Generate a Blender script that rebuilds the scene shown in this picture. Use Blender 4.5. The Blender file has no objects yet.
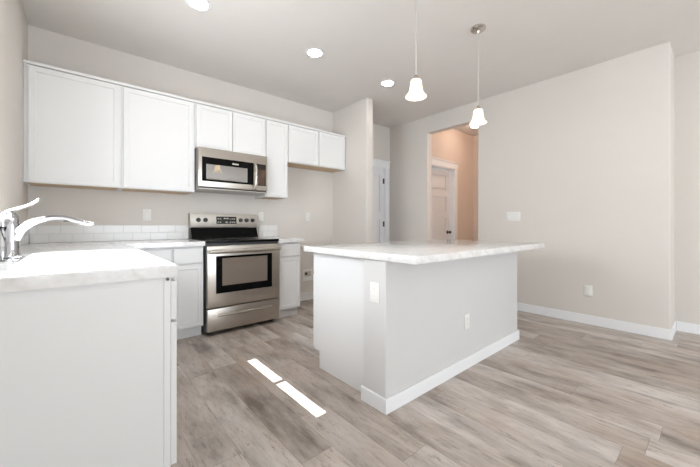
import bpy, bmesh, math, random
from mathutils import Vector, Matrix

S = bpy.context.scene
COL = S.collection
PI = math.pi

# ------------------------------------------------------------------ camera
cam_d = bpy.data.cameras.new('camera')
cam = bpy.data.objects.new('camera', cam_d)
COL.objects.link(cam)
cam_d.sensor_width = 36.0
cam_d.lens = 316.405 * 36.0 / 700.0
cam_d.shift_y = -8.962 / 700.0
cam_d.clip_start = 0.02
fw = Vector((0.650362, 0.759624, 0.000618)).normalized()
rt = fw.cross(Vector((0, 0, 1))).normalized()
up = rt.cross(fw)
mw = Matrix((rt, up, -fw)).transposed().to_4x4()
mw.translation = Vector((0, 0, 1.0728))
cam.matrix_world = mw
S.camera = cam

# ------------------------------------------------------------------ world, sun, daylight, exposure
S.view_settings.view_transform = 'Standard'
S.view_settings.look = 'None'
S.view_settings.gamma = 1.0
S.view_settings.exposure = -0.23
S.view_settings.use_curve_mapping = False

W = bpy.data.worlds.new('sky')
S.world = W
W.use_nodes = True
bg = W.node_tree.nodes['Background']
bg.inputs[0].default_value = (0.86, 0.93, 1.0, 1)
bg.inputs[1].default_value = 2.0

SUN_E = 25.0
sd = bpy.data.lights.new('sun', 'SUN')
sd.energy = SUN_E
sd.angle = 0.003
sd.color = (1.0, 1.0, 1.0)
sun = bpy.data.objects.new('sun', sd)
COL.objects.link(sun)
sun.location = (-4, 2, 6)
sun.rotation_euler = Vector((0.6139, 0.0245, -0.789)).to_track_quat('-Z', 'Y').to_euler()


def daylight(name, loc, direction, w, h, power, col=(1, 1, 1)):
    """area lamp for sky light at the sink window or an added one; stands outside the pane"""
    d = bpy.data.lights.new(name, 'AREA')
    d.shape = 'RECTANGLE'
    d.size, d.size_y = w, h
    d.energy = power
    d.color = col
    o = bpy.data.objects.new(name, d)
    COL.objects.link(o)
    o.location = loc
    o.rotation_euler = Vector(direction).to_track_quat('-Z', 'Y').to_euler()
    return o


daylight('fill_patio_door', (1.35, -5.85, 1.05), (0, 1, 0.7), 2.6, 2.3, 152, (0.82, 0.91, 1.0))  # added fill lamp outside an unseen, added patio door
daylight('fill_great_room_window', (3.65, -5.85, 1.25), (0, 1, 0.8), 1.5, 1.9, 48, (0.82, 0.91, 1.0))  # added fill lamp at an unseen rear window put in for light
daylight('fill_side_window', (-0.85, -2.4, 1.25), (1, 0, 0.9), 2.6, 1.9, 100, (0.86, 0.93, 1.0))  # added fill from the left, through an invented side window
daylight('daylight_sink_window', (-0.56, 1.88, 1.56), (1, 0, 0), 0.95, 0.88, 60, (0.90, 0.95, 1.0))


# ------------------------------------------------------------------ materials
def newmat(name):
    m = bpy.data.materials.new(name)
    m.use_nodes = True
    return m, m.node_tree, m.node_tree.nodes['Principled BSDF']


def N(t, typ, **kw):
    n = t.nodes.new(typ)
    for k, v in kw.items():
        setattr(n, k, v)
    return n


def math_n(t, op, a, b=None, c=None):
    n = t.nodes.new('ShaderNodeMath')
    n.operation = op
    for i, x in enumerate((a, b, c)):
        if x is None:
            continue
        if isinstance(x, (int, float)):
            n.inputs[i].default_value = x
        else:
            t.links.new(x, n.inputs[i])
    return n.outputs[0]


def noise(t, scale, detail=3, rough=0.5, stretch=(1, 1, 1), vec=None):
    if vec is None:
        vec = N(t, 'ShaderNodeNewGeometry').outputs['Position']
    mp = N(t, 'ShaderNodeMapping')
    mp.inputs['Scale'].default_value = stretch
    t.links.new(vec, mp.inputs['Vector'])
    n = N(t, 'ShaderNodeTexNoise')
    n.inputs['Scale'].default_value = scale
    n.inputs['Detail'].default_value = detail
    n.inputs['Roughness'].default_value = rough
    t.links.new(mp.outputs[0], n.inputs['Vector'])
    return n.outputs['Fac']


def ramp(t, fac, stops):
    r = N(t, 'ShaderNodeValToRGB')
    e = r.color_ramp.elements
    while len(e) < len(stops):
        e.new(0.5)
    for el, (p, c) in zip(e, stops):
        el.position = p
        el.color = tuple(c) + (1,)
    t.links.new(fac, r.inputs['Fac'])
    return r.outputs['Color']


def bump(t, bsdf, height, strength=0.1, dist=0.002):
    b = N(t, 'ShaderNodeBump')
    b.inputs['Strength'].default_value = strength
    b.inputs['Distance'].default_value = dist
    t.links.new(height, b.inputs['Height'])
    t.links.new(b.outputs[0], bsdf.inputs['Normal'])


def flat(name, col, rough=0.5, metal=0.0, spec=0.5, var=0.0, bumpy=0.0, bscale=200, coat=0.0):
    m, t, b = newmat(name)
    b.inputs['Base Color'].default_value = (*col, 1)
    b.inputs['Roughness'].default_value = rough
    b.inputs['Metallic'].default_value = metal
    b.inputs['Specular IOR Level'].default_value = spec
    b.inputs['Coat Weight'].default_value = coat
    b.inputs['Coat Roughness'].default_value = 0.04
    if var:
        c = ramp(t, noise(t, 3.0, 4), [(0.3, [x * (1 - var) for x in col]), (0.7, [min(1, x * (1 + var)) for x in col])])
        t.links.new(c, b.inputs['Base Color'])
    if bumpy:
        bump(t, b, noise(t, bscale, 2), bumpy, 0.001)
    return m


def emis(name, col, strength):
    m, t, b = newmat(name)
    b.inputs['Base Color'].default_value = (*col, 1)
    b.inputs['Emission Color'].default_value = (*col, 1)
    b.inputs['Emission Strength'].default_value = strength
    return m


MAT = {}
MAT['wall'] = flat('greige wall paint', (0.70, 0.662, 0.617), 0.75, spec=0.25, var=0.012, bumpy=0.12, bscale=160)
MAT['ceiling'] = flat('greige ceiling paint', (0.76, 0.725, 0.69), 0.8, spec=0.2, var=0.012, bumpy=0.16, bscale=130)
MAT['hall'] = flat('hall paint with lamp warmth', (0.68, 0.585, 0.51), 0.75, spec=0.25, bumpy=0.12, bscale=160)  # warmth of the hall lamplight is put into this colour
MAT['cabinet'] = flat('white painted cabinet', (0.775, 0.775, 0.77), 0.38, spec=0.45)
MAT['cabinet_in'] = flat('natural cabinet underside', (0.62, 0.44, 0.28), 0.5)
MAT['trim'] = flat('white trim paint', (0.87, 0.875, 0.885), 0.4, spec=0.4)
MAT['door'] = flat('white door paint', (0.80, 0.80, 0.81), 0.42, spec=0.4)
MAT['plastic'] = flat('white plastic plate', (0.84, 0.83, 0.80), 0.35)
MAT['slot'] = flat('pale slot', (0.55, 0.54, 0.52), 0.6)
MAT['slot_soft'] = flat('pale grey switch gap', (0.62, 0.60, 0.58), 0.5)
MAT['pony'] = flat('pale grey island paint', (0.655, 0.645, 0.635), 0.7, spec=0.25, bumpy=0.1, bscale=160)
MAT['chrome'] = flat('polished chrome', (0.46, 0.46, 0.47), 0.09, metal=1)
MAT['nickel'] = flat('brushed nickel', (0.60, 0.56, 0.51), 0.22, metal=1)
MAT['black_glass'] = flat('black glass', (0.004, 0.004, 0.004), 0.06, spec=0.11)
MAT['black_plastic'] = flat('black plastic', (0.015, 0.015, 0.016), 0.4)
MAT['knob'] = flat('dark knob', (0.035, 0.028, 0.024), 0.3)
MAT['handle'] = flat('bright satin handle', (0.80, 0.77, 0.72), 0.32, metal=1)
MAT['key'] = flat('amber key legend', (0.75, 0.42, 0.22), 0.5)
MAT['rod'] = flat('satin rod', (0.62, 0.59, 0.55), 0.45, metal=0.6)
MAT['tile'] = flat('glossy white tile', (0.80, 0.79, 0.775), 0.15, spec=0.5)
MAT['grout'] = flat('pale grey grout', (0.56, 0.55, 0.53), 0.9)
MAT['sink'] = flat('white sink enamel', (0.86, 0.86, 0.86), 0.15)
MAT['legend'] = flat('pale printed legend', (0.75, 0.70, 0.62), 0.5)
MAT['display'] = flat('display glass', (0.012, 0.013, 0.014), 0.1)
MAT['vinyl'] = flat('white vinyl frame', (0.85, 0.85, 0.85), 0.4)
MAT['brass'] = flat('brass valve', (0.5, 0.33, 0.14), 0.35, metal=1)
MAT['lens'] = emis('lit lamp lens', (1.0, 0.95, 0.89), 72.0)
MAT['bulb'] = emis('lit bulb', (1.0, 0.86, 0.68), 9.0)


def steel():
    m, t, b = newmat('brushed stainless steel')
    b.inputs['Metallic'].default_value = 1
    f = noise(t, 60, 2, 0.5, (0.6, 1, 60))
    t.links.new(ramp(t, f, [(0.3, (0.45, 0.415, 0.37)), (0.7, (0.54, 0.50, 0.45))]), b.inputs['Base Color'])
    t.links.new(math_n(t, 'MULTIPLY_ADD', f, 0.10, 0.24), b.inputs['Roughness'])
    return m


MAT['steel'] = steel()
MAT['steel_dim'] = flat('steel with dimmed reflection', (0.40, 0.365, 0.32), 0.33, metal=1)  # same steel as the range, colour darkened to imitate a dimmer reflection


def pane():
    m, t, b = newmat('window pane glass')
    t.nodes.remove(b)
    tr = N(t, 'ShaderNodeBsdfTransparent')
    gl = N(t, 'ShaderNodeBsdfGlossy')
    gl.inputs['Roughness'].default_value = 0.02
    mx = N(t, 'ShaderNodeMixShader')
    mx.inputs[0].default_value = 0.06
    t.links.new(tr.outputs[0], mx.inputs[1])
    t.links.new(gl.outputs[0], mx.inputs[2])
    t.links.new(mx.outputs[0], t.nodes['Material Output'].inputs['Surface'])
    return m


MAT['pane'] = pane()


def shade_glass():
    m, t, b = newmat('frosted shade glass')
    b.inputs['Base Color'].default_value = (0.92, 0.89, 0.84, 1)
    b.inputs['Roughness'].default_value = 0.35
    b.inputs['Emission Color'].default_value = (1.0, 0.90, 0.76, 1)
    b.inputs['Emission Strength'].default_value = 0.85
    tr = N(t, 'ShaderNodeBsdfTranslucent')
    tr.inputs[0].default_value = (0.95, 0.88, 0.78, 1)
    mx = N(t, 'ShaderNodeMixShader')
    mx.inputs[0].default_value = 0.5
    t.links.new(b.outputs[0], mx.inputs[1])
    t.links.new(tr.outputs[0], mx.inputs[2])
    t.links.new(mx.outputs[0], t.nodes['Material Output'].inputs['Surface'])
    return m


MAT['shade'] = shade_glass()


def oven_window():
    m, t, b = newmat('oven window with reflection tone')
    b.inputs['Base Color'].default_value = (0.17, 0.13, 0.10, 1)  # tan base colour imitates the room's reflection in the glass
    b.inputs['Roughness'].default_value = 0.05
    b.inputs['Specular IOR Level'].default_value = 1.0
    b.inputs['Coat Weight'].default_value = 1.0
    b.inputs['Coat IOR'].default_value = 2.0
    b.inputs['Coat Roughness'].default_value = 0.03
    return m


MAT['oven_window'] = oven_window()


def mw_window():
    m, t, b = newmat('meshed microwave window')
    b.inputs['Base Color'].default_value = (0.10, 0.085, 0.066, 1)
    b.inputs['Roughness'].default_value = 0.5
    b.inputs['Specular IOR Level'].default_value = 0.0
    b.inputs['Coat Weight'].default_value = 1.0
    b.inputs['Coat IOR'].default_value = 3.2
    b.inputs['Coat Roughness'].default_value = 0.0
    return m


MAT['mw_window'] = mw_window()


def marble():
    m, t, b = newmat('white veined countertop')
    geo = N(t, 'ShaderNodeNewGeometry').outputs['Position']
    d = noise(t, 2.2, 5, 0.6, (1, 1, 1), geo)
    w = N(t, 'ShaderNodeTexWave')
    w.wave_type = 'BANDS'
    w.bands_direction = 'DIAGONAL'
    w.inputs['Scale'].default_value = 3.2
    w.inputs['Distortion'].default_value = 9.0
    w.inputs['Detail'].default_value = 4.0
    w.inputs['Detail Scale'].default_value = 1.6
    t.links.new(geo, w.inputs['Vector'])
    v = ramp(t, w.outputs['Fac'], [(0.0, (0.725, 0.71, 0.69)), (0.12, (0.765, 0.755, 0.74)), (0.40, (0.80, 0.795, 0.785))])
    s = ramp(t, noise(t, 45, 3, 0.6, (1, 1, 1), geo), [(0.35, (0.90, 0.90, 0.90)), (0.6, (1, 1, 1))])
    mx = N(t, 'ShaderNodeMix', data_type='RGBA', blend_type='MULTIPLY')
    mx.inputs['Factor'].default_value = 0.6
    t.links.new(v, mx.inputs[6])
    t.links.new(s, mx.inputs[7])
    t.links.new(mx.outputs[2], b.inputs['Base Color'])
    b.inputs['Roughness'].default_value = 0.10
    b.inputs['Specular IOR Level'].default_value = 0.5
    return m


MAT['marble'] = marble()


def planks():
    m, t, b = newmat('grey brown vinyl planks')
    pos = N(t, 'ShaderNodeNewGeometry').outputs['Position']
    sep = N(t, 'ShaderNodeSeparateXYZ')
    t.links.new(pos, sep.inputs[0])
    PW, PL = 0.178, 1.22
    xs = math_n(t, 'DIVIDE', math_n(t, 'ADD', sep.outputs[0], 0.133), PW)
    row = math_n(t, 'FLOOR', xs)
    fx = math_n(t, 'SUBTRACT', xs, row)
    wn = N(t, 'ShaderNodeTexWhiteNoise', noise_dimensions='1D')
    t.links.new(row, wn.inputs['W'])
    ys = math_n(t, 'ADD', math_n(t, 'DIVIDE', sep.outputs[1], PL), math_n(t, 'MULTIPLY', wn.outputs['Value'], 7.31))
    pl = math_n(t, 'FLOOR', ys)
    fy = math_n(t, 'SUBTRACT', ys, pl)
    idv = N(t, 'ShaderNodeCombineXYZ')
    t.links.new(row, idv.inputs[0])
    t.links.new(pl, idv.inputs[1])
    wn2 = N(t, 'ShaderNodeTexWhiteNoise', noise_dimensions='2D')
    t.links.new(idv.outputs[0], wn2.inputs['Vector'])
    rnd = wn2.outputs['Value']
    # grain coordinates: shifted per plank, stretched along the plank
    off = N(t, 'ShaderNodeVectorMath', operation='MULTIPLY_ADD')
    t.links.new(wn2.outputs['Color'], off.inputs[0])
    off.inputs[1].default_value = (9, 13, 5)
    t.links.new(pos, off.inputs[2])
    g1 = noise(t, 3.6, 4, 0.55, (2.2, 0.62, 1), off.outputs[0])
    g2 = noise(t, 30.0, 6, 0.74, (2.2, 0.35, 1), off.outputs[0])
    g4 = noise(t, 3.1, 4, 0.6, (1.6, 0.55, 1), off.outputs[0])
    base = ramp(t, rnd, [(0.0, (0.42, 0.36, 0.315)), (0.35, (0.475, 0.42, 0.375)), (0.65, (0.525, 0.472, 0.43)), (1.0, (0.575, 0.53, 0.492))])
    tint = ramp(t, g4, [(0.34, (0.88, 0.82, 0.77)), (0.48, (0.99, 0.98, 0.975)), (0.64, (1.03, 1.05, 1.07))])
    m0 = N(t, 'ShaderNodeMix', data_type='RGBA', blend_type='MULTIPLY')
    m0.inputs['Factor'].default_value = 1.0
    t.links.new(base, m0.inputs[6])
    t.links.new(tint, m0.inputs[7])
    base = m0.outputs[2]
    cl = ramp(t, g1, [(0.27, (0.46, 0.43, 0.41)), (0.42, (0.84, 0.825, 0.815)), (0.54, (1.06, 1.06, 1.06)), (0.72, (1.20, 1.21, 1.22))])
    fn = ramp(t, g2, [(0.30, (0.52, 0.48, 0.45)), (0.46, (0.95, 0.95, 0.95)), (0.72, (1.12, 1.12, 1.12))])
    m1 = N(t, 'ShaderNodeMix', data_type='RGBA', blend_type='MULTIPLY')
    m1.inputs['Factor'].default_value = 1.0
    t.links.new(base, m1.inputs[6])
    t.links.new(cl, m1.inputs[7])
    m2 = N(t, 'ShaderNodeMix', data_type='RGBA', blend_type='MULTIPLY')
    m2.inputs['Factor'].default_value = 0.85
    t.links.new(m1.outputs[2], m2.inputs[6])
    t.links.new(fn, m2.inputs[7])
    # dark crack lines and knots on some planks
    g3 = noise(t, 7.0, 5, 0.65, (4.0, 0.6, 1), off.outputs[0])
    crack = math_n(t, 'LESS_THAN', math_n(t, 'ABSOLUTE', math_n(t, 'SUBTRACT', g3, 0.66)), 0.010)
    vo = N(t, 'ShaderNodeTexVoronoi')
    mpv = N(t, 'ShaderNodeMapping')
    mpv.inputs['Scale'].default_value = (3.4, 1.5, 1)
    t.links.new(off.outputs[0], mpv.inputs['Vector'])
    wob = N(t, 'ShaderNodeVectorMath', operation='MULTIPLY_ADD')
    nz = N(t, 'ShaderNodeTexNoise')
    nz.inputs['Scale'].default_value = 14.0
    t.links.new(pos, nz.inputs['Vector'])
    t.links.new(nz.outputs['Color'], wob.inputs[0])
    wob.inputs[1].default_value = (0.16, 0.16, 0.0)
    t.links.new(mpv.outputs[0], wob.inputs[2])
    t.links.new(wob.outputs[0], vo.inputs['Vector'])
    vo.inputs['Scale'].default_value = 1.0
    knot = ramp(t, vo.outputs['Distance'], [(0.0, (0.75, 0.75, 0.75)), (0.06, (0.45, 0.45, 0.45)), (0.13, (0, 0, 0))])
    crack = math_n(t, 'MAXIMUM', crack, knot)
    seam_x = math_n(t, 'LESS_THAN', math_n(t, 'MINIMUM', fx, math_n(t, 'SUBTRACT', 1.0, fx)), 0.0075)
    seam_y = math_n(t, 'LESS_THAN', math_n(t, 'MINIMUM', fy, math_n(t, 'SUBTRACT', 1.0, fy)), 0.0013)
    seam = math_n(t, 'MAXIMUM', seam_x, seam_y)
    dark = math_n(t, 'MAXIMUM', math_n(t, 'MULTIPLY', seam, 0.38), math_n(t, 'MULTIPLY', crack, 0.6))
    m3 = N(t, 'ShaderNodeMix', data_type='RGBA')
    t.links.new(dark, m3.inputs['Factor'])
    t.links.new(m2.outputs[2], m3.inputs[6])
    m3.inputs[7].default_value = (0.10, 0.075, 0.06, 1)
    t.links.new(m3.outputs[2], b.inputs['Base Color'])
    t.links.new(math_n(t, 'MULTIPLY_ADD', g2, 0.12, 0.34), b.inputs['Roughness'])
    b.inputs['Specular IOR Level'].default_value = 0.45
    bump(t, b, math_n(t, 'SUBTRACT', g2, seam), 0.12, 0.001)
    return m


MAT['floor'] = planks()


# ------------------------------------------------------------------ mesh builder
class B:
    """collects shapes in world coordinates and links them as ONE mesh object"""

    def __init__(self):
        self.bm = bmesh.new()

    def box(self, x0, x1, y0, y1, z0, z1, bev=0.0, seg=2, only=None):
        r = bmesh.ops.create_cube(self.bm, size=1.0)
        vs = r['verts']
        for v in vs:
            v.co = Vector((x0 + (v.co.x + .5) * (x1 - x0), y0 + (v.co.y + .5) * (y1 - y0), z0 + (v.co.z + .5) * (z1 - z0)))
        if bev:
            es = {e for v in vs for e in v.link_edges}
            if only:
                es = {e for e in es if only(e.verts[0].co, e.verts[1].co)}
            bmesh.ops.bevel(self.bm, geom=list(es), offset=bev, segments=seg, profile=0.5, affect='EDGES')
        return self

    def shaker(self, u0, u1, z0, z1, front, t, stile, face='-y', depth=0.005):
        """door or drawer front with a recessed flat panel; front is the coordinate of its outer face"""
        bm = self.bm
        w, h = u1 - u0, z1 - z0
        r = bmesh.ops.create_cube(bm, size=1.0)
        vs = r['verts']
        for v in vs:
            v.co = Vector(((v.co.x + .5) * w, (v.co.y + .5) * t, (v.co.z + .5) * h))
        fr = [f for f in {f for v in vs for f in v.link_faces} if f.normal.y < -0.5]
        allv = set(vs)
        if stile:
            q = bmesh.ops.inset_individual(bm, faces=fr, thickness=stile, depth=0)
            allv |= {v for f in q['faces'] for v in f.verts} | {v for f in fr for v in f.verts}
            q = bmesh.ops.inset_individual(bm, faces=fr, thickness=0.005, depth=-depth)
            allv |= {v for f in q['faces'] for v in f.verts} | {v for f in fr for v in f.verts}
        else:
            bmesh.ops.bevel(bm, geom=list(fr[0].edges), offset=0.002, segments=1, affect='EDGES')
            allv = {v for v in bm.verts if v not in getattr(self, '_done', set())}
        for v in allv:
            x, y, z = v.co
            if face == '-y':
                v.co = Vector((u0 + x, front + y, z0 + z))
            elif face == '+x':
                v.co = Vector((front - y, u0 + x, z0 + z))
            elif face == '+y':
                v.co = Vector((u1 - x, front - y, z0 + z))
        self._done = set(bm.verts)
        return self

    def lathe(self, prof, c=(0, 0, 0), seg=32, axis='z', flute=None):
        rings = []
        cx, cy, cz = c
        for (r, z) in prof:
            ring = []
            for k in range(seg):
                a = 2 * PI * k / seg
                rr = r
                if flute:
                    rr = r * (1 + flute(z) * math.cos(a * 16))
                p = (rr * math.cos(a), rr * math.sin(a), z)
                if axis == '-y':
                    p = (p[0], -p[2], p[1])
                elif axis == 'x':
                    p = (p[2], p[0], p[1])
                ring.append(self.bm.verts.new((cx + p[0], cy + p[1], cz + p[2])))
            rings.append(ring)
        for a, b in zip(rings, rings[1:]):
            for k in range(seg):
                j = (k + 1) % seg
                self.bm.faces.new((a[k], a[j], b[j], b[k]))
        for ring, prf in ((rings[0], prof[0]), (rings[-1], prof[-1])):
            if prf[0] > 1e-6 and not getattr(self, 'open_ends', False):
                self.bm.faces.new(ring)
        bmesh.ops.remove_doubles(self.bm, verts=[v for r in rings for v in r], dist=1e-6)
        return self

    def tube(self, pts, rad, seg=16, flat=1.0, cap=True):
        """smooth tube through pts; flat squashes it along the second cross axis"""
        pts = [Vector(p) for p in pts]
        n = len(pts)
        rad = rad if isinstance(rad, (list, tuple)) else [rad] * n
        rings = []
        for i, p in enumerate(pts):
            d = (pts[min(i + 1, n - 1)] - pts[max(i - 1, 0)]).normalized()
            side = d.cross(Vector((0, 0, 1)))
            if side.length < 1e-4:
                side = Vector((0, 1, 0))
            side.normalize()
            upv = side.cross(d)
            rings.append([self.bm.verts.new(p + side * (rad[i] * math.cos(2 * PI * k / seg)) + upv * (rad[i] * flat * math.sin(2 * PI * k / seg))) for k in range(seg)])
        for a, b in zip(rings, rings[1:]):
            for k in range(seg):
                j = (k + 1) % seg
                self.bm.faces.new((a[k], a[j], b[j], b[k]))
        if cap:
            self.bm.faces.new(rings[0])
            self.bm.faces.new(rings[-1])
        return self

    def prism(self, poly, y0, y1, plane='xz'):
        """polygon given as (a, b) pairs extruded; plane 'yz' extrudes along x, 'xy' along z"""
        def P(a, b, c):
            return {'xz': (a, c, b), 'yz': (c, a, b), 'xy': (a, b, c)}[plane]
        lo = [self.bm.verts.new(P(a, b, y0)) for a, b in poly]
        hi = [self.bm.verts.new(P(a, b, y1)) for a, b in poly]
        n = len(poly)
        for k in range(n):
            j = (k + 1) % n
            self.bm.faces.new((lo[k], lo[j], hi[j], hi[k]))
        self.bm.faces.new(lo)
        self.bm.faces.new(hi)
        return self

    def build(self, name, mat, parent=None, smooth=32):
        bm = self.bm
        bmesh.ops.recalc_face_normals(bm, faces=bm.faces)
        me = bpy.data.meshes.new(name)
        if parent is not None:
            org = wloc(parent)
        else:
            xs = [v.co for v in bm.verts]
            lo = Vector((min(v.x for v in xs), min(v.y for v in xs), min(v.z for v in xs)))
            hi = Vector((max(v.x for v in xs), max(v.y for v in xs), max(v.z for v in xs)))
            org = Vector(((lo.x + hi.x) / 2, (lo.y + hi.y) / 2, lo.z))
        bmesh.ops.translate(bm, verts=bm.verts, vec=-org)
        bm.to_mesh(me)
        bm.free()
        for p in me.polygons:
            p.use_smooth = True
        me.set_sharp_from_angle(angle=math.radians(smooth))
        me.materials.append(MAT[mat] if isinstance(mat, str) else mat)
        o = bpy.data.objects.new(name, me)
        COL.objects.link(o)
        if parent is not None:
            o.parent = parent
        else:
            o.location = org
        return o


def wloc(o):
    v = Vector((0, 0, 0))
    while o is not None:
        v = v + o.location
        o = o.parent
    return v


def tag(o, label, cat, group=None):
    o['label'] = label
    o['category'] = cat
    if group:
        o['group'] = group
    return o


def thing(name, label, cat, loc, group=None):
    o = bpy.data.objects.new(name, None)
    o.empty_display_size = 0.1
    COL.objects.link(o)
    o.location = loc
    return tag(o, label, cat, group)


def struct(o, label=None):
    o['kind'] = 'structure'
    if label:
        o['label'] = label
    return o


def copy_tree(o, loc=None, label=None, parent=None):
    c = o.copy()
    COL.objects.link(c)
    if parent is not None:
        c.parent = parent
    if loc is not None:
        c.location = loc
    if label:
        c['label'] = label
    for ch in [x for x in bpy.data.objects if x.parent == o]:
        copy_tree(ch, None, None, c)
    return c


# ------------------------------------------------------------------ dimensions
XL, YB, H = -0.332, 3.837, 2.781            # left wall, back wall, ceiling
XS0, XS1, YS = 2.933, 3.057, 3.080          # stub wall beside the fridge space
YP = 3.793                                  # pantry wall
XR, YN, XF = 4.180, 0.298, 4.608            # right wall, its near end, wall beyond the jog
YREAR = -5.5
T = 0.12
OP0, OP1, OPZ = 2.168, 3.00, 2.525            # hall opening in the right wall
YH0, YH1, XH = 0.55, 3.08, 5.768            # hall

# ------------------------------------------------------------------ large structure
struct(B().box(XL - .14, XH + T, YREAR - T, YP + T + .01, -0.1, 0).build('floor', 'floor'))
struct(B().box(XL - .14, XH + T, YREAR - T, YP + T + .01, H, H + .1).build('ceiling', 'ceiling'))

WY0, WY1, WZ0, WZ1 = 1.390, 2.372, 1.10, 1.995   # window over the sink
b = B()
SW0, SW1, SWZ0, SWZ1 = -3.7, -1.1, 0.5, 2.4         # unseen side window, added behind the camera to let fill light in
b.box(XL - .14, XL, YREAR - T, SW0, 0, H).box(XL - .14, XL, SW1, WY0, 0, H).box(XL - .14, XL, SW0, SW1, 0, SWZ0).box(XL - .14, XL, SW0, SW1, SWZ1, H).box(XL - .14, XL, WY1, YB + T, 0, H)
b.box(XL - .14, XL, WY0, WY1, 0, WZ0).box(XL - .14, XL, WY0, WY1, WZ1, H)
struct(b.build('wall_left', 'wall'))
struct(B().box(XL, XS0 + .02, YB, YB + T, 0, H).build('wall_back', 'wall'))
vert = lambda a, c: abs(a.x - c.x) < 1e-5 and abs(a.y - c.y) < 1e-5
struct(B().box(XS0, XS1, YS, YB + T, 0, H, bev=0.012, seg=4, only=lambda a, c: vert(a, c) and a.y < YS + .01).build('wall_fridge_side', 'wall'))

# pantry wall with its doorway
PD0, PD1, DH = 3.275, 4.037, 2.045
b = B()
b.box(XS1, PD0 - .015, YP, YP + T, 0, H).box(PD1 + .015, XR + T, YP, YP + T, 0, H).box(PD0 - .015, PD1 + .015, YP, YP + T, DH + .015, H)
struct(b.build('wall_pantry', 'wall'))

# right wall: one mesh with the hall opening cut out of it
b = B()
b.box(XR, XR + T, YN, OP0, 0, H, bev=0.010, seg=4, only=lambda a, c: vert(a, c) and (a.y > OP0 - .01 or (a.y < YN + .01 and a.x < XR + .01)))
b.box(XR, XR + T, OP1, YP, 0, H, bev=0.010, seg=4, only=lambda a, c: vert(a, c) and a.y < OP1 + .01)
b.box(XR, XR + T, OP0 - .011, OP1 + .011, OPZ, H)
struct(b.build('wall_right', 'wall'))
struct(B().box(XR + T, XF + T, YN, YN + T, 0, H).build('wall_right_return', 'wall'))
struct(B().box(XF, XF + T, YREAR, YN, 0, H).build('wall_right_far', 'wall'))

# hall beyond the opening
HD0, HD1 = 4.308, 5.07
b = B()
b.box(HD1 + .015, XH + T, YH1, YH1 + T, 0, H).box(XR + T, HD1 + .015, YH1, YH1 + T, DH + .015, H)
struct(b.build('wall_hall_left', 'hall'))
struct(B().box(XH, XH + T, YH0, YH1, 0, H).build('wall_hall_end', 'hall'))
struct(B().box(XR + T, XH + T, YH0 - T, YH0, 0, H).build('wall_hall_right', 'hall'))

# unseen rear wall; its patio door and window are added to light the room
b = B()
RW = [(0.05, 2.65, 0.03, 2.4), (2.9, 4.4, 0.5, 2.4)]
b.box(XL, RW[0][0], YREAR - T, YREAR, 0, H).box(RW[0][1], RW[1][0], YREAR - T, YREAR, 0, H).box(RW[1][1], XF + T, YREAR - T, YREAR, 0, H)
for x0, x1, z0, z1 in RW:
    b.box(x0, x1, YREAR - T, YREAR, z1, H).box(x0, x1, YREAR - T, YREAR, 0, z0)
struct(b.build('wall_rear', 'wall'))
for k, (x0, x1, z0, z1) in enumerate(RW):
    f = B()
    y0, y1 = YREAR - .10, YREAR - .04
    w = .05
    f.box(x0, x1, y0, y1, z0, z0 + w).box(x0, x1, y0, y1, z1 - w, z1)
    f.box(x0, x0 + w, y0, y1, z0 + w, z1 - w).box(x1 - w, x1, y0, y1, z0 + w, z1 - w)
    xm = (x0 + x1) / 2
    f.box(xm - .03, xm + .03, y0, y1, z0 + w, z1 - w)
    fo = struct(f.build('window_%d' % (k + 2), 'vinyl'))  # added rear openings, unseen, for the fill light
    for a, c in ((x0 + w, xm - .03), (xm + .03, x1 - w)):
        B().box(a, c, YREAR - .072, YREAR - .068, z0 + w, z1 - w).build('pane', 'pane', fo)

f = B()
f.box(XL - .12, XL - .06, SW0, SW1, SWZ0, SWZ0 + .05).box(XL - .12, XL - .06, SW0, SW1, SWZ1 - .05, SWZ1)
for y in (SW0, (SW0 + SW1) / 2 - .025, SW1 - .05):
    f.box(XL - .12, XL - .06, y, y + .05, SWZ0 + .05, SWZ1 - .05)
fo = struct(f.build('window_4', 'vinyl'))  # added side window, unseen, for the fill light
for a, c in ((SW0 + .05, (SW0 + SW1) / 2 - .025), ((SW0 + SW1) / 2 + .025, SW1 - .05)):
    B().box(XL - .092, XL - .088, a, c, SWZ0 + .05, SWZ1 - .05).build('pane', 'pane', fo)

# window over the sink: a two-pane slider set at the outside of the wall
f = B()
xo0, xo1 = XL - .135, XL - .085
f.box(xo0, xo1, WY0, WY0 + .012, WZ0, WZ1).box(xo0, xo1, WY1 - .012, WY1, WZ0, WZ1)
f.box(xo0, xo1, WY0 + .012, WY1 - .012, WZ0, WZ0 + .02)
f.box(xo0, xo0 + .012, WY0 + .012, WY1 - .012, WZ1 - .015, WZ1)
f.box(xo0, xo1, 1.878, 1.915, WZ0 + .02, WZ1 - .015)
fo = struct(f.build('window_1', 'vinyl'))
B().box(XL - .118, XL - .114, WY0 + .012, 1.878, WZ0 + .02, WZ1 - .015).build('pane', 'pane', fo)
B().box(XL - .106, XL - .102, 1.915, WY1 - .012, WZ0 + .02, WZ1 - .015).build('pane', 'pane', fo)


# ------------------------------------------------------------------ baseboards
def baseboard(name, x0, x1, y0, y1, h=0.085):
    struct(B().box(x0, x1, y0, y1, 0.0, h, bev=0.002, seg=1).build(name, 'trim'))


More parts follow.
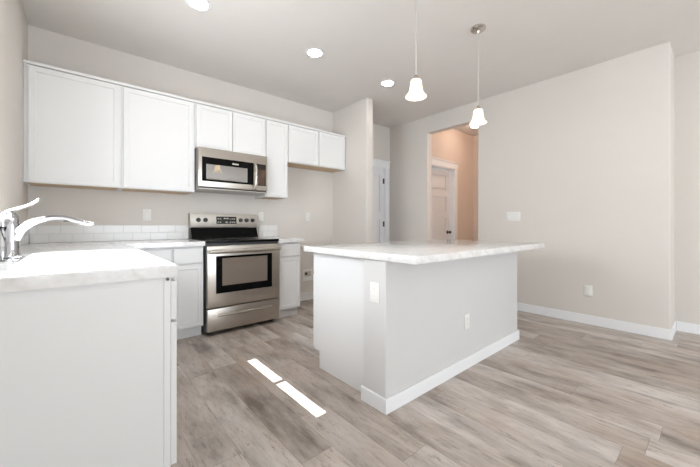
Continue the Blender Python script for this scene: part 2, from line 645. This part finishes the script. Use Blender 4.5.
BT = 0.013
BBH = 0.098
b = B()
b.box(XR - BT, XR - .0003, YN - BT, OP0, 0, BBH, bev=.002, seg=1)
b.box(XR - .0003, XF - BT - .001, YN - BT, YN - .0003, 0, BBH, bev=.002, seg=1)
struct(b.build('baseboard_right', 'trim'))
struct(B().box(XR - BT, XR - .0003, OP1, YP - BT - .001, 0, BBH, bev=.002, seg=1).build('baseboard_right_beyond', 'trim'))
struct(B().box(XF - BT, XF - .0003, YREAR + .02, YN - BT - .001, 0, BBH, bev=.002, seg=1).build('baseboard_right_far', 'trim'))
struct(B().box(2.014, XS0 - .014, YB - BT, YB - .0003, 0, BBH, bev=.002, seg=1).build('baseboard_back', 'trim'))
b = B()
b.box(XS0 - BT, XS0 - .0003, YS - BT, YB - BT - .001, 0, BBH, bev=.002, seg=1)
b.box(XS0, XS1 + BT, YS - BT, YS - .0003, 0, BBH, bev=.002, seg=1)
struct(b.build('baseboard_fridge_side', 'trim'))
struct(B().box(HD1 + .11, XH - .015, YH1 - BT, YH1 - .0003, 0, BBH, bev=.002, seg=1).build('baseboard_hall', 'trim'))
struct(B().box(XH - BT, XH - .0003, YH0 + .01, YH1 - .001, 0, BBH, bev=.002, seg=1).build('baseboard_hall_end', 'trim'))


# ------------------------------------------------------------------ doors
def panel_door(name, x0, x1, yf, yw, panels, hinge_right=True, knob=None, hinges=None, cas=0.09):
    """yf: front of the leaf, yw: wall face"""
    leaf = B()
    t = 0.035
    st = 0.105
    leaf.box(x0, x0 + st, yf, yf + t, 0.012, DH - .012)
    leaf.box(x1 - st, x1, yf, yf + t, 0.012, DH - .012)
    zs = sorted(panels)
    edges = [0.012] + [z for p in zs for z in p] + [DH - .012]
    for a, c in zip(edges[0::2], edges[1::2]):
        leaf.box(x0 + st, x1 - st, yf, yf + t, a, c)
    for a, c in zs:
        leaf.box(x0 + st, x1 - st, yf + .016, yf + t - .004, a, c)
        # raised field with a sloped edge
        leaf.box(x0 + st + .022, x1 - st - .022, yf + .003, yf + .016, a + .022, c - .022)
    o = struct(leaf.build(name, 'door'))
    fr = B()
    # jamb lining and casing
    fr.box(x0 - .014, x0 - .002, yw, yw + T, 0, DH + .014)
    fr.box(x1 + .002, x1 + .014, yw, yw + T, 0, DH + .014)
    fr.box(x0 - .002, x1 + .002, yw, yw + T, DH, DH + .014)
    fr.box(x1 + .010, x1 + .010 + cas, yw - .016, yw - .0004, 0, DH + .01, bev=.002, seg=1)
    if name == 'door_1':
        fr.box(x0 - .010 - cas, x0 - .010, yw - .016, yw - .0004, 0, DH + .01, bev=.002, seg=1)
        hx0 = x0 - .02 - cas
    else:
        hx0 = x0
    fr.box(hx0, x1 + .02 + cas, yw - .022, yw - .0004, DH + .01, DH + .115, bev=.002, seg=1)
    fr.box(hx0, x1 + .032 + cas, yw - .034, yw - .0004, DH + .115, DH + .135, bev=.002, seg=1)
    struct(fr.build('trim_%s' % name[-1], 'trim'))
    for z in hinges or []:
        h = B()
        h.lathe([(0.007, 0), (0.007, .09)], (x1 - .004, yf - .008, z - .045), 12)
        h.box(x1 - .030, x1 - .004, yf - .0025, yf, z - .045, z + .045)
        h.build('hinge', 'knob', o)
    if knob:
        k = B()
        kx, kz = knob
        k.lathe([(0.0, 0), (0.030, 0), (0.032, .006), (0.012, .012), (0.011, .035), (0.022, .042), (0.027, .055), (0.024, .067), (0.0, .072)], (kx, yf, kz), 24, '-y')
        k.build('door_knob', 'knob', o)
    return o


p5 = [(0.20, 0.455), (0.57, 0.825), (0.94, 1.195), (1.31, 1.565), (1.68, 1.935)]
p2 = [(0.22, 1.16), (1.30, 1.92)]
panel_door('door_1', PD0, PD1, YP + .012, YP, p2, hinges=[0.25, 1.085, 1.83])
panel_door('door_2', HD0, HD1, YH1 + .085, YH1, p5, knob=(HD1 - .07, 0.94))

# ------------------------------------------------------------------ upper cabinets
YU = 3.513          # front face of the upper doors
UZ0, UZ1 = 1.407, 2.330
CT = 0.020          # door thickness
UG = 'white upper cabinets along the back wall'


def upper(label, x0, x1, z0, doors, under='cabinet_in', stile=0.058):
    t = thing('wall_cabinet', label, 'cabinet', ((x0 + x1) / 2, (YU + YB) / 2, z0), UG)
    c = B()
    c.box(x0 + .0005, x1 - .0005, YU + CT + .001, YB - .0005, z0, UZ1 + .004)
    c.build('case', 'cabinet', t)
    c = B()
    c.box(x0 + .02, x1 - .02, YU + CT + .02, YB - .01, z0 - .0015, z0 - .0002)
    c.build('underside', under, t)
    for a, d in doors:
        B().shaker(a, d, z0 + .006, UZ1 - .004, YU, CT, stile).build('door', 'cabinet', t)
    return t


upper('large white single-door wall cabinet in the left corner', XL + .001, 0.2925, UZ0, [(XL + .030, 0.278)])
upper('large white single-door wall cabinet just left of the microwave', 0.2925, 0.910, UZ0, [(0.307, 0.893)])
upper('short white two-door cabinet directly above the microwave', 0.910, 1.690, 1.872, [(0.921, 1.289), (1.297, 1.678)])
upper('tall narrow white cabinet right of the microwave', 1.690, 1.987, UZ0, [(1.700, 1.978)])
upper('short white two-door cabinet over the empty fridge space', 1.987, XS0 - .001, 1.863, [(1.998, 2.452), (2.464, XS0 - .014)])
struct(B().box(XL + .001, XS0 - .001, YU - .002, YB - .001, UZ1 + .0045, 2.358, bev=.002, seg=1).build('trim_3', 'cabinet'))

# ------------------------------------------------------------------ base cabinets
BZ = 0.8715         # top of base cabinets
YF = 3.205          # front face of the base doors on the back wall
XC = 0.294          # counter edge of the sink run
YC = 1.373
BG = 'white base cabinets'


def base_back(label, x0, x1, ux0, ux1, split=None):
    t = thing('base_cabinet', label, 'cabinet', ((x0 + x1) / 2, (YF + YB) / 2, 0), BG)
    B().box(x0 + .0005, x1 - .0005, YF + CT + .001, YB - .0005, 0.105, BZ).build('case', 'cabinet', t)
    B().box(x0 + .0005, x1 - .0005, YF + .085, YB - .05, 0, 0.1045).build('toe_kick', 'cabinet', t)
    B().shaker(ux0, ux1, 0.712, 0.850, YF, CT, 0).build('drawer_front', 'cabinet', t)
    B().shaker(ux0, ux1, 0.118, 0.697, YF, CT, 0.055).build('door', 'cabinet', t)
    return t


base_back('white base cabinet in the corner behind the faucet', XL + .001, 0.640, 0.31, 0.630)
base_back('white drawer-and-door base cabinet left of the range', 0.640, 0.907, 0.650, 0.897)
base_back('narrow white drawer-and-door base cabinet right of the range', 1.690, 1.985, 1.705, 1.972)

XFR = 0.2925        # door fronts of the sink run
t = thing('base_cabinet', 'white end base cabinet with a plain side panel below the sink counter', 'cabinet', (0, 1.7, 0), BG)
yend = YC + .020
B().box(XL + .001, XFR - CT - .003, yend + .0005, 1.690, 0.105, BZ).build('case', 'cabinet', t)
B().box(XL + .001, XFR - CT - .026, yend - .006, yend, 0.0, BZ, bev=.001, seg=1).build('end_panel', 'cabinet', t)
b = B()
b.box(XFR - CT - .0255, XFR - CT - .002, yend - .006, yend, 0.0, BZ, bev=.001, seg=1)
b.build('face_frame', 'cabinet', t)
B().box(XL + .001, XFR - .09, yend + .0005, 1.690, 0.0, 0.1045).build('toe_kick', 'cabinet', t)
B().shaker(yend, 1.683, 0.703, 0.852, XFR, CT, 0, '+x').build('drawer_front', 'cabinet', t)
B().shaker(yend, 1.683, 0.135, 0.691, XFR, CT, 0.055, '+x').build('door', 'cabinet', t)
b = B()
b.lathe([(0, 0), (.006, 0), (.006, .004), (0, .004)], (XFR - CT - .013, yend - .006, 0.8625), 14, '-y')
b.build('bumper', 'knob', t)
t = thing('base_cabinet', 'white sink base cabinet under the faucet', 'cabinet', (0, 2.3, 0), BG)
B().box(XL + .001, XFR - CT - .003, 1.691, 1.700, 0.105, BZ).box(XL + .001, XFR - CT - .003, 2.73, 2.748, 0.105, BZ).box(XL + .001, XFR - CT - .003, 1.700, 2.73, 0.105, 0.123).build('case', 'cabinet', t)
B().box(XL + .001, XFR - .09, 1.691, 2.748, 0.0, 0.1045).build('toe_kick', 'cabinet', t)
B().shaker(1.698, 2.740, 0.703, 0.852, XFR, CT, 0, '+x').build('false_front', 'cabinet', t)
B().shaker(1.698, 2.216, 0.118, 0.691, XFR, CT, 0.055, '+x').build('door', 'cabinet', t)
B().shaker(2.222, 2.740, 0.118, 0.691, XFR, CT, 0.055, '+x').build('door', 'cabinet', t)

# ------------------------------------------------------------------ countertops, backsplash
CZ0, CZ1 = 0.872, 0.914
SX0, SX1, SY0, SY1 = -0.178, 0.215, 1.715, 2.475      # sink cut-out
b = B()
b.box(XL + .0005, XC, YC, SY0, CZ0, CZ1)
b.box(XL + .0005, SX0, SY0, SY1, CZ0, CZ1)
b.box(SX1, XC, SY0, SY1, CZ0, CZ1)
b.box(XL + .0005, XC, SY1, 3.190, CZ0, CZ1)
b.box(XL + .0005, 0.9135, 3.190, YB - .0005, CZ0, CZ1)
tag(b.build('countertop', 'marble'), 'white L-shaped countertop with the sink and faucet on it', 'countertop')
b = B()
b.box(1.6855, 2.008, 3.180, YB - .0005, CZ0, CZ1, bev=.002, seg=1)
tag(b.build('countertop', 'marble'), 'short piece of white countertop right of the range', 'countertop')


def tiles(name, label, u0, u1, face, start):
    """two courses of running-bond tile with grout lines"""
    g = B()
    z0 = CZ1 + .0006
    if face == '-y':
        g.box(u0, u1, YB - .005, YB - .0005, z0, z0 + .153)
    else:
        g.box(XL + .0005, XL + .005, u0, u1, z0, z0 + .153)
    root = tag(g.build(name, 'grout'), label, 'backsplash')
    tl = B()
    for r in range(2):
        a = u0 - start - (0.076 if r else 0.0)
        while a < u1:
            lo, hi = max(a, u0) + .001, min(a + .152, u1) - .001
            if hi - lo > .012:
                zz = z0 + .0765 * r
                if face == '-y':
                    tl.box(lo, hi, YB - .009, YB - .0051, zz + .001, zz + .0755, bev=.001, seg=1)
                else:
                    tl.box(XL + .0051, XL + .009, lo, hi, zz + .001, zz + .0755, bev=.001, seg=1)
            a += .152
    tl.build('tile', 'tile', root)


tiles('backsplash', 'two rows of white subway tile on the back wall left of the range', XL + .0095, 0.925, '-y', 0.03)
tiles('backsplash', 'short stretch of white subway tile right of the range', 1.745, 2.010, '-y', 0.10)
tiles('backsplash', 'white subway tile on the left wall behind the faucet', 1.38, YB - .010, '+x', 0.05)

# ------------------------------------------------------------------ sink and faucet
def rrect(x0, x1, y0, y1, r, n=6):
    out = []
    for cx, cy, a0 in ((x1 - r, y1 - r, 0), (x0 + r, y1 - r, PI / 2), (x0 + r, y0 + r, PI), (x1 - r, y0 + r, 1.5 * PI)):
        for k in range(n + 1):
            a = a0 + PI / 2 * k / n
            out.append((cx + r * math.cos(a), cy + r * math.sin(a)))
    return out


t = thing('sink', 'white single-bowl sink sunk in the sunlit counter', 'sink', (0.015, 2.095, 0.70))
b = B()
rings = []
for inset, z, r in ((-.016, CZ1 + .0005, .07), (-.016, CZ1 + .0035, .07), (-.006, CZ1 + .005, .07), (.004, CZ1 + .002, .07), (.006, CZ1 - .02, .07), (.018, 0.735, .07), (.05, 0.712, .06), (.15, 0.708, .04)):
    rings.append([b.bm.verts.new((x, y, z)) for x, y in rrect(SX0 + inset, SX1 - inset, SY0 + inset, SY1 - inset, r)])
for a, c in zip(rings, rings[1:]):
    for k in range(len(a)):
        j = (k + 1) % len(a)
        b.bm.faces.new((a[k], a[j], c[j], c[k]))
b.bm.faces.new(rings[-1])
b.build('bowl', 'sink', t, smooth=50)
b = B()
b.lathe([(0, .7085), (.045, .7085), (.045, .711), (.036, .711), (.030, .7095), (0, .7095)], (0.015, 2.095, 0), 28)
b.build('drain', 'chrome', t)

FX, FY = -0.232, 2.10
t = thing('faucet', 'chrome single-lever pull-out faucet on the sunlit counter', 'faucet', (FX, FY, CZ1))
b = B()
b.prism(rrect(FX - .032, FX + .032, FY - .125, FY + .125, .031), CZ1 + .0003, CZ1 + .009, 'xy')
b.build('deck_plate', 'chrome', t)
b = B()
b.lathe([(.030, .0095), (.030, .016), (.0245, .024), (.0225, .05), (.0215, .15), (.0225, .172), (.0235, .178), (.0235, .190), (.021, .203), (.013, .213), (0, .216)], (FX, FY, CZ1), 32)
b.build('body', 'chrome', t)
b = B()
b.tube([(FX - .030, FY, CZ1 + .0095), (FX - .030, FY, CZ1 + .08), (FX - .030, FY, CZ1 + .15), (FX - .028, FY, CZ1 + .19), (FX - .022, FY, CZ1 + .212)], [.015, .014, .0135, .0135, .012], 20)
b.build('handle_column', 'chrome', t)
b = B()
b.tube([(-.262, FY, 1.112), (-.250, FY, 1.130), (-.230, FY, 1.1405), (-.208, FY, 1.151), (-.188, FY, 1.160), (-.166, FY, 1.172), (-.150, FY, 1.188), (-.143, FY, 1.196)],
       [.012, .013, .0135, .0125, .0115, .0105, .011, .0085], 18, flat=0.62)
b.build('lever', 'chrome', t)
b = B()
b.tube([(-.226, FY, 1.005), (-.217, FY, 1.032), (-.205, FY, 1.052), (-.190, FY, 1.068), (-.172, FY, 1.082), (-.150, FY, 1.094), (-.121, FY, 1.1030)],
       [.021, .0215, .0205, .019, .0175, .016, .0145], 22)
b.build('spout', 'chrome', t)
b = B()
b.tube([(-.119, FY, 1.1035), (-.100, FY, 1.1070), (-.078, FY, 1.1082), (-.055, FY, 1.1062), (-.034, FY, 1.1015), (-.014, FY, 1.0940), (.010, FY, 1.0845), (.035, FY, 1.0800), (.056, FY, 1.0790)],
       [.0148, .0138, .0132, .0134, .0140, .0150, .0155, .0125, .0070], 22, flat=0.9)
b.build('spray_head', 'chrome', t)
b = B()
b.box(-.060, -.026, FY - .006, FY + .006, 1.0885, 1.0925, bev=.0015, seg=1)
b.build('spray_button', 'black_plastic', t)

# ------------------------------------------------------------------ range
RX0, RX1 = 0.919, 1.681
RYF = 3.158
t = thing('range', 'stainless steel electric range with black glass cooktop', 'range', ((RX0 + RX1) / 2, 3.48, 0))
b = B()
b.box(RX0, RX1, RYF + .045, 3.765, 0.035, 0.893)
b.build('body', flat('range side steel', (0.07, 0.07, 0.07), 0.4), t)
for x in (RX0 + .05, RX1 - .05):
    for y in (RYF + .09, 3.70):
        b = B()
        b.lathe([(.018, .001), (.018, .034)], (x, y, 0), 16)
        b.build('foot', 'black_plastic', t)
b = B()
b.box(RX0 + .002, RX1 - .002, RYF + .010, 3.700, 0.8935, 0.917, bev=.004, seg=2)
ck = b.build('cooktop', 'black_glass', t)
for (x, y, r) in ((1.10, 3.30, .105), (1.49, 3.30, .085), (1.10, 3.56, .075), (1.49, 3.56, .105), (1.30, 3.57, .05)):
    b = B()
    b.open_ends = True
    b.lathe([(r, .9172), (r, .9176), (r - .004, .9176), (r - .004, .9172), (r, .9172)], (x, y, 0), 48)
    b.build('burner_ring', flat('burner ring grey', (0.10, 0.10, 0.10), 0.3), ck)
# backguard: black lower slope and a steel control panel
b = B()
b.prism([(3.700, .9185), (3.800, .9185), (3.800, 1.045), (3.752, 1.045)], RX0 + .004, RX1 - .004, 'yz')
b.build('riser', 'black_glass', t)
b = B()
b.prism([(3.742, 1.038), (3.738, 1.050), (3.752, 1.199), (3.826, 1.199), (3.826, .90), (3.802, .90), (3.802, 1.038)], RX0, RX1, 'yz')
bgd = b.build('backguard', 'steel_dim', t)


def yfront(z):
    return 3.738 + (z - 1.050) * 0.014 / 0.149


for x in (1.002, 1.076, 1.474, 1.548, 1.624):
    b = B()
    b.lathe([(0, -.001), (.0235, -.001), (.0245, .004), (.022, .008), (.021, .020), (.019, .024), (0, .024)], (x, yfront(1.127), 1.127), 28, '-y')
    k = b.build('knob', 'knob', bgd)
    b = B()
    b.box(x - .0035, x + .0035, yfront(1.127) - .029, yfront(1.127) - .0235, 1.110, 1.144, bev=.001, seg=1)
    b.build('grip', 'black_plastic', k)
b = B()
y = yfront(1.083)
b.prism([(yfront(1.083) - .003, 1.083), (yfront(1.167) - .003, 1.167), (yfront(1.167) + .002, 1.167), (yfront(1.083) + .002, 1.083)], 1.193, 1.424, 'yz')
dp = b.build('display_panel', 'display', bgd)
for r, z in enumerate((1.140, 1.103)):
    for c, x in enumerate((1.214, 1.238, 1.352, 1.376, 1.400)):
        yy = yfront(z) - .0042
        B().box(x - .008, x + .008, yy, yy + .001, z - .003, z + .004).build('button', 'legend', dp)
for x in (1.283, 1.303, 1.323):
    yy = yfront(1.146) - .0042
    B().box(x - .007, x + .007, yy, yy + .001, 1.139, 1.153).build('digit', 'legend', dp)
B().box(1.296, 1.318, yfront(1.103) - .0042, yfront(1.103) - .0032, 1.095, 1.110).build('button', 'legend', dp)
# oven door
b = B()
b.box(RX0 + .003, RX1 - .003, RYF, RYF + .042, 0.272, 0.868, bev=.006, seg=3)
od = b.build('oven_door', 'steel', t)
b = B()
b.box(1.003, 1.590, RYF - .002, RYF + .001, 0.405, 0.768, bev=.001, seg=1)
ow = b.build('window_frame', 'black_glass', od)
b = B()
b.box(1.062, 1.534, RYF - .0035, RYF - .0021, 0.478, 0.745)
b.build('window', 'oven_window', ow)
b = B()
n = 14
pts = [(RX0 + .012 + (RX1 - RX0 - .024) * k / n, RYF - .040 - .006 * math.sin(PI * k / n), 0.815) for k in range(n + 1)]
b.tube(pts, [.013] + [.016] * (n - 1) + [.013], 18, flat=1.25)
for x in (RX0 + .035, RX1 - .035):
    b.box(x - .018, x + .018, RYF - .038, RYF + .001, 0.803, 0.829, bev=.004, seg=2)
b.build('handle', 'steel', od)
b = B()
b.box(RX0 + .003, RX1 - .003, RYF, RYF + .042, 0.045, 0.262, bev=.006, seg=3)
dr = b.build('drawer', 'steel', t)
b = B()
b.tube([(1.02 + .56 * k / 10, RYF - .008 - .010 * min(1, 3 * min(k, 10 - k) / 10), 0.193) for k in range(11)], [.010] + [.0125] * 9 + [.010], 16, flat=1.1)
b.build('handle', 'steel', dr)

# ------------------------------------------------------------------ microwave
MX0, MX1, MYF, MZ0, MZ1 = 0.918, 1.670, 3.435, 1.440, 1.868
t = thing('microwave', 'stainless over-the-range microwave with black door glass', 'microwave', ((MX0 + MX1) / 2, 3.63, MZ0))
b = B()
b.box(MX0 + .002, MX1 - .002, MYF + .035, YB - .001, MZ0, MZ1)
b.build('body', flat('microwave case grey', (0.48, 0.46, 0.44), 0.4, metal=0.6), t)
b = B()
b.box(MX0, MX1, MYF, MYF + .034, 1.464, MZ1, bev=.005, seg=3)
fr = b.build('front', 'steel', t)
b = B()
b.box(MX0 + .01, MX1 - .01, MYF + .010, MYF + .034, 1.4525, 1.4635)
b.build('vent', 'black_plastic', t)
b = B()
b.box(MX0 + .004, MX1 - .004, MYF + .004, MYF + .034, MZ0, 1.4522, bev=.002, seg=1)
b.build('bottom_lip', 'steel', t)
b = B()
b.box(0.952, 1.502, MYF - .004, MYF + .001, 1.522, 1.772, bev=.0015, seg=1)
dg = b.build('door_glass', 'black_glass', fr)
b = B()
b.box(0.992, 1.428, MYF - .0055, MYF - .0041, 1.543, 1.700)
b.build('window', 'mw_window', dg)
b = B()
x = 1.262
for k, w in enumerate((.014, .008, .010, .010, .012)):
    b.box(x, x + w, MYF - .0052, MYF - .0041, 1.724, 1.738 if k else 1.740)
    x += w + .003
b.build('badge', 'legend', dg)
b = B()
b.box(1.532, 1.650, MYF - .004, MYF + .001, 1.520, 1.768, bev=.0015, seg=1)
cp = b.build('control_panel', flat('brown black panel glass', (0.022, 0.010, 0.007), 0.08), fr)
b = B()
b.box(1.548, 1.634, MYF - .0052, MYF - .0041, 1.728, 1.752)
b.build('display', 'display', cp)
for r in range(7):
    for c in range(3):
        x, z = 1.560 + .031 * c, 1.543 + .025 * r
        B().box(x - .005, x + .005, MYF - .0052, MYF - .0041, z - .003, z + .003).build('key', 'key', cp)
b = B()
b.tube([(1.514, MYF + .001, 1.762), (1.514, MYF - .022, 1.755), (1.514, MYF - .040, 1.728), (1.514, MYF - .048, 1.68), (1.514, MYF - .050, 1.62), (1.514, MYF - .048, 1.56), (1.514, MYF - .040, 1.512), (1.514, MYF - .022, 1.485), (1.514, MYF + .001, 1.478)],
       [.013] * 9, 16)
b.build('handle', 'handle', fr)

# ------------------------------------------------------------------ island
IX0, IX1 = 1.324, 3.122
IY0, IY1 = 1.233, 1.420          # pony wall
CX0 = 1.371
t = thing('kitchen_island', 'white kitchen island with grey drywall front and white baseboard', 'island', ((IX0 + IX1) / 2, 1.6, 0))
b = B()
b.box(IX0, IX1, IY0, IY1, 0, 0.8695, bev=.006, seg=3, only=vert)
b.build('knee_wall', 'pony', t)
b = B()
ih = 0.086
b.box(IX0 - .0135, IX1 + .0135, IY0 - .0135, IY0 - .0003, 0, ih, bev=.002, seg=1)
b.box(IX0 - .0135, IX0 - .0003, IY0 - .0003, IY1 + .010, 0, ih, bev=.002, seg=1)
b.box(IX1 + .0003, IX1 + .0135, IY0 - .0003, IY1 + .010, 0, ih, bev=.002, seg=1)
b.build('baseboard', 'trim', t)
b = B()
# end panels have the toe notch cut out
for x in (CX0, IX1 - .060):
    b = B()
    b.prism([(IY1 + .0005, 0), (1.953, 0), (1.953, 0.128), (2.022, 0.128), (2.022, 0.8695), (IY1 + .0005, 0.8695)], x, x + .018, 'yz')
    b.build('end_panel', 'cabinet', t)
b = B()
b.box(CX0 + .019, IX1 - .061, IY1 + .0005, 2.000, 0.128, 0.8695)
b.build('case', 'cabinet', t)
b = B()
b.box(CX0 + .019, IX1 - .061, IY1 + .0005, 1.950, 0, 0.1275)
b.build('toe_kick', 'cabinet', t)
xs = [CX0 + .004 + (IX1 - .042 - CX0 - .008) * k / 4 for k in range(5)]
for a, c in zip(xs, xs[1:]):
    B().shaker(a + .003, c - .003, 0.135, 0.695, 2.044, CT, 0.055, '+y').build('door', 'cabinet', t)
    B().shaker(a + .003, c - .003, 0.707, 0.855, 2.044, CT, 0, '+y').build('drawer_front', 'cabinet', t)
b = B()
b.box(1.297, 3.106, 0.998, 2.057, 0.870, 0.912, bev=.003, seg=2)
tag(b.build('island_countertop', 'marble'), 'large white rectangular countertop lying on the island', 'countertop')


# ------------------------------------------------------------------ outlets and switches
def plate(name, label, loc, facing, w, h, kind, group=None):
    """built facing -y about the origin, then turned"""
    t = thing(name, label, 'switch' if kind == 'rocker' else 'outlet', (0, 0, 0), group)
    B().box(-w / 2, w / 2, -.006, -.0004, -h / 2, h / 2, bev=.0022, seg=2).build('cover_plate', 'plastic', t)
    if kind == 'outlet':
        for z in (-.0205, .0205):
            b = B()
            b.prism([(x, zz + z) for x, zz in rrect(-.017, .017, -.0145, .0145, .010)], -.0078, -.0061, 'xz')
            s = b.build('socket', 'plastic', t)
            b = B()
            b.box(-.0085, -.0060, -.0086, -.0079, z - .004, z + .006).box(.0060, .0085, -.0086, -.0079, z - .004, z + .006)
            b.build('slot', 'slot', s)
    else:
        n = max(1, round(w / .055))
        n = 1 if w < .09 else 3
        for k in range(n):
            cx = (k - (n - 1) / 2) * .046
            B().box(cx - .0185, cx + .0185, -.0068, -.0061, -.0355, .0355).build('switch_bezel', 'slot_soft', t)
            b = B()
            b.prism([(-.0069, -.033), (-.0125, -.033), (-.0085, .033), (-.0069, .033)], cx - .0165, cx + .0165, 'yz')
            b.build('rocker', 'plastic', t)
    t.location = loc
    t.rotation_euler = (0, 0, {'-y': 0, '-x': -PI / 2}[facing])
    return t


plate('wall_switch', 'white switch plate on the back wall above the tile left of the range', (0.531, YB, 1.174), '-y', .072, .116, 'rocker')
plate('wall_outlet', 'white outlet plate beside the top right of the range', (1.775, YB, 1.178), '-y', .072, .116, 'outlet')
plate('wall_outlet', 'white outlet plate in the empty fridge space under the short cabinet', (2.493, YB, 1.184), '-y', .072, .116, 'outlet')
plate('wall_switch', 'wide white three-rocker switch plate on the right wall', (XR, 1.696, 1.177), '-x', .168, .116, 'rocker')
plate('wall_outlet', 'white outlet plate low on the right wall', (XR, 0.923, 0.361), '-x', .074, .116, 'outlet')
plate('island_outlet', 'white outlet plate on the short end of the island', (IX0, 1.321, 0.675), '-x', .074, .116, 'outlet')
plate('island_outlet', 'white outlet plate on the long grey front of the island', (2.207, IY0, 0.350), '-y', .074, .116, 'outlet')

# ice-maker supply box, low in the fridge space
t = thing('water_supply_box', 'white recessed fridge water box low on the back wall', 'outlet', (2.50, YB, 0.30))
b = B()
bx0, bx1, bz0, bz1 = 2.405, 2.565, 0.275, 0.435
b.box(bx0, bx1, YB - .008, YB - .0004, bz0, bz0 + .060).box(bx0, bx1, YB - .008, YB - .0004, bz1 - .026, bz1)
b.box(bx0, bx0 + .024, YB - .008, YB - .0004, bz0 + .060, bz1 - .026).box(bx1 - .024, bx1, YB - .008, YB - .0004, bz0 + .060, bz1 - .026)
b.build('frame', 'plastic', t)
b = B()
b.box(bx0 + .024, bx1 - .024, YB - .003, YB - .0004, bz0 + .060, bz1 - .026)
b.build('recess', flat('recess tan', (0.60, 0.55, 0.48), 0.6), t)
b = B()
b.lathe([(.014, .0032), (.014, .016), (.020, .018), (.020, .024), (0, .026)], (2.450, YB, 0.378), 16, '-y')
b.build('valve', flat('dark valve', (0.05, 0.045, 0.04), 0.4), t)

# ------------------------------------------------------------------ lamps
PX, PY = 1.767, 1.363
t = thing('pendant_lamp', 'nearer pendant lamp with lit bell glass shade over the island', 'lamp', (PX, PY, 1.94), 'pendant lamps over the island')
b = B()
b.lathe([(0, H - .0005), (.062, H - .0005), (.062, H - .012), (.052, H - .022), (.016, H - .030), (.010, H - .045), (0, H - .045)], (PX, PY, 0), 32)
b.build('canopy', 'nickel', t)
b = B()
b.lathe([(.0045, 2.100), (.0045, H - .044)], (PX, PY, 0), 12)
b.build('rod', 'rod', t)
b = B()
b.lathe([(.0, 2.106), (.010, 2.106), (.013, 2.096), (.020, 2.086), (.022, 2.072), (.017, 2.066), (0, 2.066)], (PX, PY, 0), 28)
b.build('socket_cup', 'nickel', t)
b = B()
b.open_ends = True
prof = [(.018, 2.075), (.031, 2.072), (.0365, 2.062), (.039, 2.042), (.0415, 2.022), (.045, 2.002), (.051, 1.984), (.060, 1.970), (.069, 1.961), (.0715, 1.956), (.071, 1.953),
        (.068, 1.957), (.059, 1.966), (.049, 1.982), (.042, 2.002), (.0385, 2.022), (.036, 2.042), (.0335, 2.060), (.029, 2.069), (.018, 2.072)]
b.lathe(prof, (PX, PY, 0), 128, flute=lambda z: .022 if z < 1.982 else .014)
b.build('shade', 'shade', t, smooth=60)
b = B()
b.lathe([(0, 1.972), (.014, 1.975), (.022, 1.986), (.024, 1.998), (.020, 2.016), (.013, 2.032), (.012, 2.066), (0, 2.066)], (PX, PY, 0), 24)
b.build('bulb', 'bulb', t)
copy_tree(t, (2.632, PY, 1.94), 'farther pendant lamp with lit bell glass shade near the hall opening')

t = thing('recessed_light', 'recessed ceiling light above the sink end of the cabinets', 'light', (0.699, 2.615, H), 'recessed ceiling lights')
LX, LY = 0.699, 2.615
b = B()
b.open_ends = True
b.lathe([(.068, H - .0005), (.068, H - .004), (.086, H - .005), (.092, H - .0025), (.092, H - .0005)], (LX, LY, 0), 40)
b.build('trim_ring', 'trim', t)
b = B()
b.lathe([(0, H - .0005), (.067, H - .0005), (.067, H - .0035), (0, H - .0035)], (LX, LY, 0), 36)
b.build('lens', 'lens', t)
copy_tree(t, (1.778, 2.615, H), 'recessed ceiling light in front of the narrow tall cabinet')
copy_tree(t, (2.828, 2.605, H), 'recessed ceiling light in front of the fridge space')

for x, y, w in ((0.9, 0.2, 'near the sink counter end'), (3.0, 0.2, 'before the right wall jog'), (0.9, -2.0, 'by the side window'), (2.1, -2.0, 'in the great room middle'),
                (0.9, -4.2, 'by the patio door'), (2.2, -4.2, 'by the rear window')):
    copy_tree(t, (x, y, H), 'added unseen fill downlight behind the camera ' + w)  # extra downlights added out of frame to fill the room with light

HX, HY = 4.970, 2.62
t = thing('hall_ceiling_light', 'round lit ceiling light inside the warm-lit hall', 'light', (HX, HY, H))
b = B()
b.lathe([(0, H - .0005), (.09, H - .0005), (.09, H - .025), (0, H - .025)], (HX, HY, 0), 36)
b.build('base', 'nickel', t)
b = B()
b.lathe([(.085, H - .026), (.084, H - .05), (.074, H - .078), (.05, H - .098), (0, H - .106)], (HX, HY, 0), 36)
b.build('dome', emis('lit warm dome', (1.0, 0.78, 0.64), 40.0), t)

t2 = copy_tree(t, (4.98, 1.25, H), 'added fill light for the hall, around the corner out of sight')  # unseen lamp added to light the hall wall and door evenly
t2.scale = (2.2, 2.2, 1.2)
